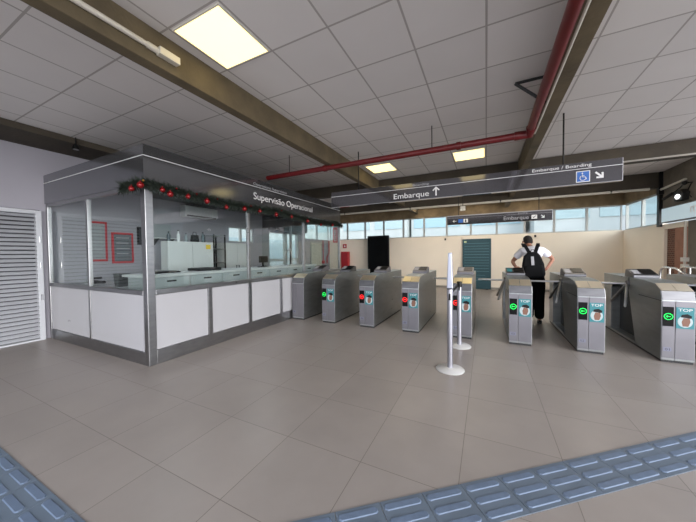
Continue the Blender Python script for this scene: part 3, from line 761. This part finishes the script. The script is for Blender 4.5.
e = empty('safety_sign', (-6.15, 12.085, 1.72)); tag(e, 'small red fire sign on the back wall above the hose cabinet', 'sign')
B().box(-.10,.10,-.006,0,0,.2).build('panel', red_flat, e); B().prism([(-.03,.05),(.03,.05),(.045,.10),(0,.16),(-.045,.10)], 1, -.009,-.006).build('flame_pictogram', letter, e)
e = empty('hanging_banner', (-6.45, 11.7, 1.98)); tag(e, 'narrow red vertical banner with pale marks beside the far booth post', 'banner')
B().box(-.14,.14,-.01,.01,0,.74).build('panel', mat('banner_red','c93a48',.5), e)
bk = B()
for z in (.08,.27,.46): bk.box(-.06,.06,-.014,-.01,z,z+.03).box(-.06,-.03,-.014,-.01,z+.03,z+.13).box(.03,.06,-.014,-.01,z+.03,z+.13).box(-.06,.06,-.014,-.01,z+.13,z+.16)
bk.build('printed_marks', letter, e)
B().tube([(0,0,.74),(0,0,CZ-1.98)], .006, 6).build('hanger_rod', hm, e)
e = empty('fire_pipe', (-6.93, 11.7, 0)); tag(e, 'thin red riser pipe with a valve on the far left wall', 'pipe')
B().tube([(0,.2,2.1),(0,.2,1.5),(0,.0,1.3),(0,0,1.0)], .03, 10).build('pipe', red_flat, e, smooth=True)
B().tube([(0,-.35,2.1),(0,-.35,1.1)], .022, 10).build('pipe', red_flat, e, smooth=True)
B().box(-.04,.06,-.42,-.28,1.0,1.14).build('alarm_box', red_flat, e, bevel=.006)
# sensors
for (x, y, z, l) in ((1.6, 12.06, 2.02, 'tiny black sensor on the back wall right of the man'), (-1.5, 12.06, 2.0, 'tiny black sensor on the cream back wall between display and board')):
    e = empty('wall_sensor', (x, y, z)); tag(e, l, 'sensor')
    B().box(-.03,.03,0,.04,-.04,.04).build('body', black, e, bevel=.004); B().ball((0,-.005,-.02), .02, 8).build('lens', screen, e)
e = empty('emergency_light', (-.66, 9.6, 2.78)); tag(e, 'small white emergency light hanging under the far beam above the second sign', 'light')
B().box(-.07,.07,-.05,.05,0,.14).build('body', mat('em_white','d0cdc4',.4), e, bevel=.01)
B().ball((-.05,-.05,.02), .035, 10).ball((.05,-.05,.02), .035, 10).build('lamp_heads', mat('em_white2','e6e2d8',.3), e, smooth=True)
B().tube([(0,0,.14),(0,0,CZ-2.78)], .01, 8).build('hanger_rod', hm, e)
# right wall
e = empty('sign_box', (XR-.12, 9.62, 2.12)); tag(e, 'pale blue illuminated sign box along the foot of the grey right wall', 'sign')
sb = mat('lightbox_face','b9c9d0',.3, emit='b9d0dc', estr=.12)
B().box(0,.12,-1.9,0,0,.36).build('housing', mat('box_dark','35393c',.4), e, bevel=.004)
B().box(-.006,0,-1.88,-.02,.02,.34).build('face', sb, e)
text('m', 'lettering', letter, e, (-.008, -1.10, .13), (pi/2,0,-pi/2), .22, .2)
e = empty('floodlight', (XR-.02, 8.98, 2.57)); tag(e, 'lit oval floodlight on the grey right wall above the blue sign box', 'light')
B().prism([(-.14,0),(.14,0),(.18,.16),(.1,.24),(-.1,.24),(-.18,.16)], 0, -.10, .02).build('housing', mat('flood_black','1b1a19',.5), e, bevel=.01)
B().ball((-.105,0,.09), .09, 14, (.25,1,.6)).build('lens', lamp2, e, smooth=True)
e = empty('security_camera', (XR-.1, 8.75, 2.92)); tag(e, 'dark security camera on a jointed bracket at the top right of the grey wall', 'camera')
B().tube([(.1,0,0),(-.03,0,0),(-.03,.12,-.08),(-.1,.35,-.2)], .014, 8).build('bracket', black, e)
B().tube([(-.08,.28,-.17),(-.14,.50,-.26)], .035, 12).build('housing', black, e, smooth=True)
B().ball((-.02,0,.0), .05, 10).build('joint', black, e, smooth=True)
B().tube([(.07,-.05,.0),(.0,-.05,-.2),(.07,-.05,-.33)], .01, 6).build('cable', black, e)
e = empty('spot_light', (-6.15, 2.21, 3.24)); tag(e, 'small dark spot light on the left beam over the booth corner', 'light')
B().lathe([(.05,0),(.04,.06),(.015,.09)], n=14).build('housing', black, e, smooth=True); B().tube([(0,0,.08),(0,0,.2)], .01, 6).build('stem', black, e); B().lathe([(.036,-.004),(.036,0)], n=14).build('lens', letter_dim, e)
e = empty('standpipe', (XR-.05, 8.84, 0)); tag(e, 'white vertical pipe with square fittings between bare plaster and grey wall', 'pipe')
B().tube([(0,0,0),(0,0,2.1)], .022, 10).build('pipe', pipe_white, e, smooth=True)
for z in (1.05, 1.2): B().box(-.05,.05,-.05,.05,z,z+.09).build('fitting', mat('fitting_%d' % int(z*100),'dcd8d0',.4), e, bevel=.006)
# handrails past the last gates
def rail(x, y0, label):
    e = empty('handrail', (x, y0, 0)); tag(e, label, 'handrail', 'curved silver handrails')
    pts = [(0,.9,0),(0,.9,.94)]+[(0,.9-.16*(1-cos(a)),.94+.16*sin(a)) for a in [radians(q) for q in (25,50,70,90)]]
    pts += [(0,.35,1.10),(0,-.05,.98),(0,-.2,.88),(0,-.2,0)]
    B().tube(pts, .022, 10).build('tube', chrome, e, smooth=True)
    B().tube([(0,.55,.0),(0,.55,1.1)], .016, 10).build('upright', chrome, e, smooth=True)
    for y in (.9,.55,-.2): B().lathe([(.045,0),(.045,.01)], (0,y,0), 14).build('floor_flange', chrome, e)
rail(3.32, 7.35, 'curved silver handrail beyond the last turnstile, nearer the window wall')
rail(3.72, 7.6, 'curved silver handrail beyond the last turnstile, nearer the right edge')
# low white bench seen through the lane
e = empty('floor_stand', (-.42, 7.9, 0)); tag(e, 'small pale floor stand with a flat top seen behind the queue posts lane', 'stand')
B().box(-.13,.13,-.1,.1,.37,.395).build('top', letter, e, bevel=.005)
for x in (-.09,.07): B().box(x,x+.015,-.05,.05,0,.37).build('leg', letter_dim, e)

# ------------------------------------------------------------------ the man
man = empty('person', (.86, 6.75, 0)); tag(man, 'man in a white shirt and black trousers seen from behind, passing between two turnstiles', 'person')
def skinmesh(name, m, verts, edges, radii, parent, root=0, sub=2, flat=None):
    me = bpy.data.meshes.new(name); me.from_pydata(verts, edges, []); me.update()
    o = bpy.data.objects.new(name, me); COL.objects.link(o); o.parent = parent
    me.materials.append(m)
    md = o.modifiers.new('skin', 'SKIN'); md.use_smooth_shade = True
    sv = me.skin_vertices
    if not sv:
        bpy.context.view_layer.objects.active = o
        sv = me.skin_vertices
    for i, r in enumerate(radii):
        d_ = me.skin_vertices[0].data[i]; d_.radius = r if isinstance(r, tuple) else (r, r); d_.use_root = (i == root)
    s_ = o.modifiers.new('sub', 'SUBSURF'); s_.levels = sub; s_.render_levels = sub
    dg = bpy.context.evaluated_depsgraph_get(); dg.update()
    nm = bpy.data.meshes.new_from_object(o.evaluated_get(dg))
    o.modifiers.clear(); o.data = nm; nm.name = name
    for p in nm.polygons: p.use_smooth = True
    return o
# joints (x right, y away from camera, z up), local to the empty
P = dict(pel=(.03,0,.93), waist=(.02,0,1.08), chest=(-.01,-.01,1.30), uchest=(-.02,.0,1.45), neck=(-.05,.05,1.54), neck2=(-.07,.10,1.60), head=(-.08,.14,1.665), top=(-.08,.16,1.735),
 ls=(-.20,.0,1.46), le=(-.36,.03,1.25), lw=(-.33,-.18,1.165), lh=(-.315,-.26,1.15),
 rs=(.17,.01,1.46), re=(.345,.06,1.30), rw=(.22,-.02,1.10), rh=(.16,-.0,1.06),
 lhip=(-.06,0,.90), lk=(-.05,.06,.50), la=(-.06,-.02,.10), lt=(-.10,.12,.04),
 rhip=(.11,0,.90), rk=(.11,.02,.50), ra=(.11,-.06,.10), rt=(.13,.09,.04))
names = list(P)
E_ = [('pel','waist'),('waist','chest'),('chest','uchest'),('uchest','neck'),('neck','neck2'),('neck2','head'),('head','top'),('uchest','ls'),('ls','le'),('le','lw'),('lw','lh'),('uchest','rs'),('rs','re'),('re','rw'),('rw','rh'),('pel','lhip'),('lhip','lk'),('lk','la'),('la','lt'),('pel','rhip'),('rhip','rk'),('rk','ra'),('ra','rt')]
R_ = dict(pel=(.13,.10), waist=(.13,.10), chest=(.15,.11), uchest=(.11,.09), neck=.055, neck2=.052, head=(.082,.10), top=(.055,.07), ls=.058, le=.040, lw=.028, lh=(.036,.018), rs=.058, re=.040, rw=.028, rh=(.036,.018), lhip=.085, lk=.058, la=.036, lt=.03, rhip=.085, rk=.058, ra=.036, rt=.03)
skinmesh('body', skin, [P[n] for n in names], [(names.index(a), names.index(b_)) for a, b_ in E_], [R_[n] for n in names], man)
# shirt: torso and short sleeves slightly larger than the body
sp_ = [(.03,0,.88),(.025,0,1.08),(-.01,-.01,1.30),(-.02,0,1.45),(-.045,.035,1.545), (-.195,0,1.465),(-.315,.022,1.315),(.17,.01,1.465),(.285,.04,1.355)]
skinmesh('shirt', shirt_m, sp_, [(0,1),(1,2),(2,3),(3,4),(3,5),(5,6),(3,7),(7,8)], [(.175,.13),(.175,.13),(.185,.135),(.14,.115),(.075,.070),(.082,.078),(.076,.072),(.082,.078),(.076,.072)], man, 0)
tp = [(.03,0,1.06),(.03,0,.90),(-.07,0,.82),(-.055,.055,.50),(-.065,-.01,.08),(.115,0,.82),(.11,.02,.50),(.11,-.05,.08)]
skinmesh('trousers', trous_m, tp, [(0,1),(1,2),(2,3),(3,4),(1,5),(5,6),(6,7)], [(.15,.12),(.16,.13),(.12,.12),(.10,.10),(.085,.09),(.12,.12),(.10,.10),(.085,.09)], man, 0)
for (x, y, a) in ((-.065, .05, .15), (.12, .01, -.12)):
    sh = B().ball((0,0,0), .1, 14, (.48,1.35,.5)); sh.v = [(x_, y_2, max(z_, -.028)) for x_, y_2, z_ in sh.v]
    sh.build('shoe', shoe_m, man, (x, y, .030), (0,0,a), smooth=True)
# hair: cap over the back of the skull
hb = B().ball((0,0,0), 1, 24, (.087,.106,.112))
hb.v = [v for v in hb.v]
ho = hb.build('hair', hair_m, man, (-.08, .140, 1.682), (radians(2), 0, radians(25)), smooth=True)
import bmesh
bm = bmesh.new(); bm.from_mesh(ho.data)
dl = [v for v in bm.verts if v.co.z < -.096+max(0, v.co.y+.05)*1.25]
bmesh.ops.delete(bm, geom=dl, context='VERTS'); bm.to_mesh(ho.data); bm.free()
ho.modifiers.new('thick', 'SOLIDIFY').thickness = .008
for sx in (-1, 1):
    B().ball((0,0,0), .03, 10, (.35,.7,1)).build('ear', skin, man, (-.08+sx*.086, .145, 1.655), (0,0,radians(20)), smooth=True)
# face details, turned away from the camera
fc = Matrix.Rotation(radians(25), 4, 'Z')
def facept(x, y, z): v = fc @ Vector((x, y, z)); return (-.08+v.x, .14+v.y, 1.66+v.z)
B().prism([(-.012,0),(.012,0),(0,.05)], 1, 0, .001).v
nb = B().ball((0,0,0), .016, 10, (.8,1.3,1.6)); nb.build('nose', skin, man, facept(0,.108,-.01), (0,0,radians(25)), smooth=True)
for sx in (-1, 1):
    B().ball((0,0,0), .012, 10, (1.2,.6,.7)).build('eye', letter, man, facept(sx*.032,.094,.022), (0,0,radians(25)), smooth=True)
    B().tube([facept(sx*.018,.104,.042), facept(sx*.048,.094,.042)], .004, 6).build('eyebrow', hair_m, man)
B().ball((0,0,0), .02, 10, (1.1,.4,.3)).build('mouth', mat('lips','8a4a42',.5), man, facept(0,.098,-.048), (0,0,radians(25)), smooth=True)
# hands: palm grown with the body, fingers as their own chains
def hand(palm, dirv, side, curl, thumb):
    palm = Vector(palm); d = Vector(dirv).normalized(); s_ = Vector(side).normalized(); dn = d.cross(s_).normalized()
    if dn.z > 0: dn = -dn
    V = []; E2 = []; R2 = []
    for j, (o_, l_) in enumerate(((-.027,.066),(-.009,.078),(.009,.073),(.027,.056))):
        k = len(V); b0 = palm + s_*o_
        V += [tuple(b0), tuple(b0+d*(.035)), tuple(b0+d*(.035+l_*.5)+dn*curl*.3*l_), tuple(b0+d*(.035+l_*.85)+dn*curl*l_)]
        E2 += [(k,k+1),(k+1,k+2),(k+2,k+3)]; R2 += [.010,.0095,.0085,.007]
    o = None
    for j in range(4):
        o = skinmesh('finger', skin, V[j*4:j*4+4], [(0,1),(1,2),(2,3)], R2[j*4:j*4+4], man, 0, 1)
    th = -s_ if thumb < 0 else s_
    skinmesh('thumb', skin, [tuple(palm-d*.02+th*.02), tuple(palm+d*.01+th*.045), tuple(palm+d*.04+th*.058+dn*.01)], [(0,1),(1,2)], [.012,.0105,.009], man, 0, 1)
hand(P['lh'], (.05,-1,-.25), (1,0,0), .45, 1)
hand(P['rh'], (-.7,.1,-.5), (.1,1,0), .3, -1)

# backpack: its own thing, on his back
bp_ = empty('backpack', (.838, 6.55, .93)); tag(bp_, 'black backpack with a pale vertical patch worn by the man in white', 'backpack')
pk = B()
prof = [(-.15,0),(.14,0),(.19,.07),(.18,.28),(.13,.45),(.07,.53),(-.07,.53),(-.14,.45),(-.18,.28),(-.19,.07)]
pk.prism(prof, 1, -.10, .04)
rz = Matrix.Rotation(radians(-4), 4, 'Y')
pk.xf(rz).build('bag', pack_m, bp_, (.01,0,-.01), bevel=.03)
pk2 = B().prism([(-.14,0),(.14,0),(.16,.06),(.14,.24),(-.14,.24),(-.16,.06)], 1, -.145, -.095); pk2.xf(rz).build('front_pocket', pack_m, bp_, (.01,0,.02), bevel=.02)
B().box(-.024,.024,-.118,-.101,.17,.43).xf(rz).build('patch', mat('patch_grey','a3a3a8',.6), bp_, (.0,-.0,.0), bevel=.002)
for sx in (-1, 1):
    pts = [(sx*.04-.02,-.05,.47),(sx*.085-.03,-.01,.585),(sx*.115-.03,.06,.655),(sx*.13-.03,.16,.675),(sx*.12+.0,.27,.60),(sx*.11+.03,.335,.42),(sx*.11+.03,.34,.25)]
    sb_ = B(); k = 0
    for i, p in enumerate(pts):
        w_ = .030; sb_.v += [(p[0]-w_, p[1], p[2]), (p[0]+w_, p[1], p[2]), (p[0]+w_, p[1]+.004, p[2]+.018), (p[0]-w_, p[1]+.004, p[2]+.018)]
    for i in range(len(pts)-1):
        for q in range(4): sb_.f.append((i*4+q, i*4+(q+1) % 4, (i+1)*4+(q+1) % 4, (i+1)*4+q))
    sb_.f += [(0,1,2,3), tuple(len(sb_.v)-4+q for q in range(4))]
    sb_.build('strap', pack_m, bp_)
B().tube([(-.05,-.03,.50),(-.04,-.03,.56),(.01,-.03,.56),(.02,-.03,.50)], .008, 6).build('grab_handle', pack_m, bp_)

# ------------------------------------------------------------------ light
w = bpy.data.worlds.new('World'); S.world = w; w.use_nodes = True
n = w.node_tree; bg = n.nodes['Background']; L = n.links.new
tc = n.nodes.new('ShaderNodeTexCoord'); sp = n.nodes.new('ShaderNodeSeparateXYZ'); L(tc.outputs['Generated'], sp.inputs[0])
cr = n.nodes.new('ShaderNodeValToRGB'); L(sp.outputs[2], cr.inputs[0])
cr.color_ramp.elements[0].position = 0; cr.color_ramp.elements[0].color = (.84,.85,.90,1)
cr.color_ramp.elements[1].position = .6; cr.color_ramp.elements[1].color = (.70,.79,.93,1)
L(cr.outputs[0], bg.inputs[0]); bg.inputs[1].default_value = 1.0
sun = bpy.data.lights.new('sun', 'SUN'); sun.energy = 1.5; sun.angle = radians(50); sun.color = (1,.97,.93)
so = bpy.data.objects.new('sun', sun); COL.objects.link(so); so.rotation_euler = Vector((-.78,.58,-.17)).to_track_quat('-Z','Y').to_euler(); so.location = (20,0,20)

S.view_settings.view_transform = 'Standard'; S.view_settings.look = 'None'; S.view_settings.exposure = 1.78; S.view_settings.gamma = 1
S.view_settings.use_curve_mapping = False
S.cycles.max_bounces = 10; S.cycles.transparent_max_bounces = 24; S.cycles.diffuse_bounces = 5; S.cycles.glossy_bounces = 5
S.cycles.use_denoising = True

# ------------------------------------------------------------------ camera
yaw, pit, rol = radians(26.34), radians(-1.4945), radians(-.599)
f = Vector((-sin(yaw)*cos(pit), cos(yaw)*cos(pit), sin(pit))); r0 = Vector((cos(yaw), sin(yaw), 0)); u0 = r0.cross(f)
r = r0*cos(rol)+u0*sin(rol); u = -r0*sin(rol)+u0*cos(rol)
cd = bpy.data.cameras.new('camera'); cam = bpy.data.objects.new('camera', cd); COL.objects.link(cam)
cam.matrix_world = Matrix(((r.x,u.x,-f.x,0),(r.y,u.y,-f.y,0),(r.z,u.z,-f.z,1.45),(0,0,0,1)))
cd.sensor_width = 36; cd.lens = 278.61/696*36; cd.clip_start = .05; cd.clip_end = 200
S.camera = cam
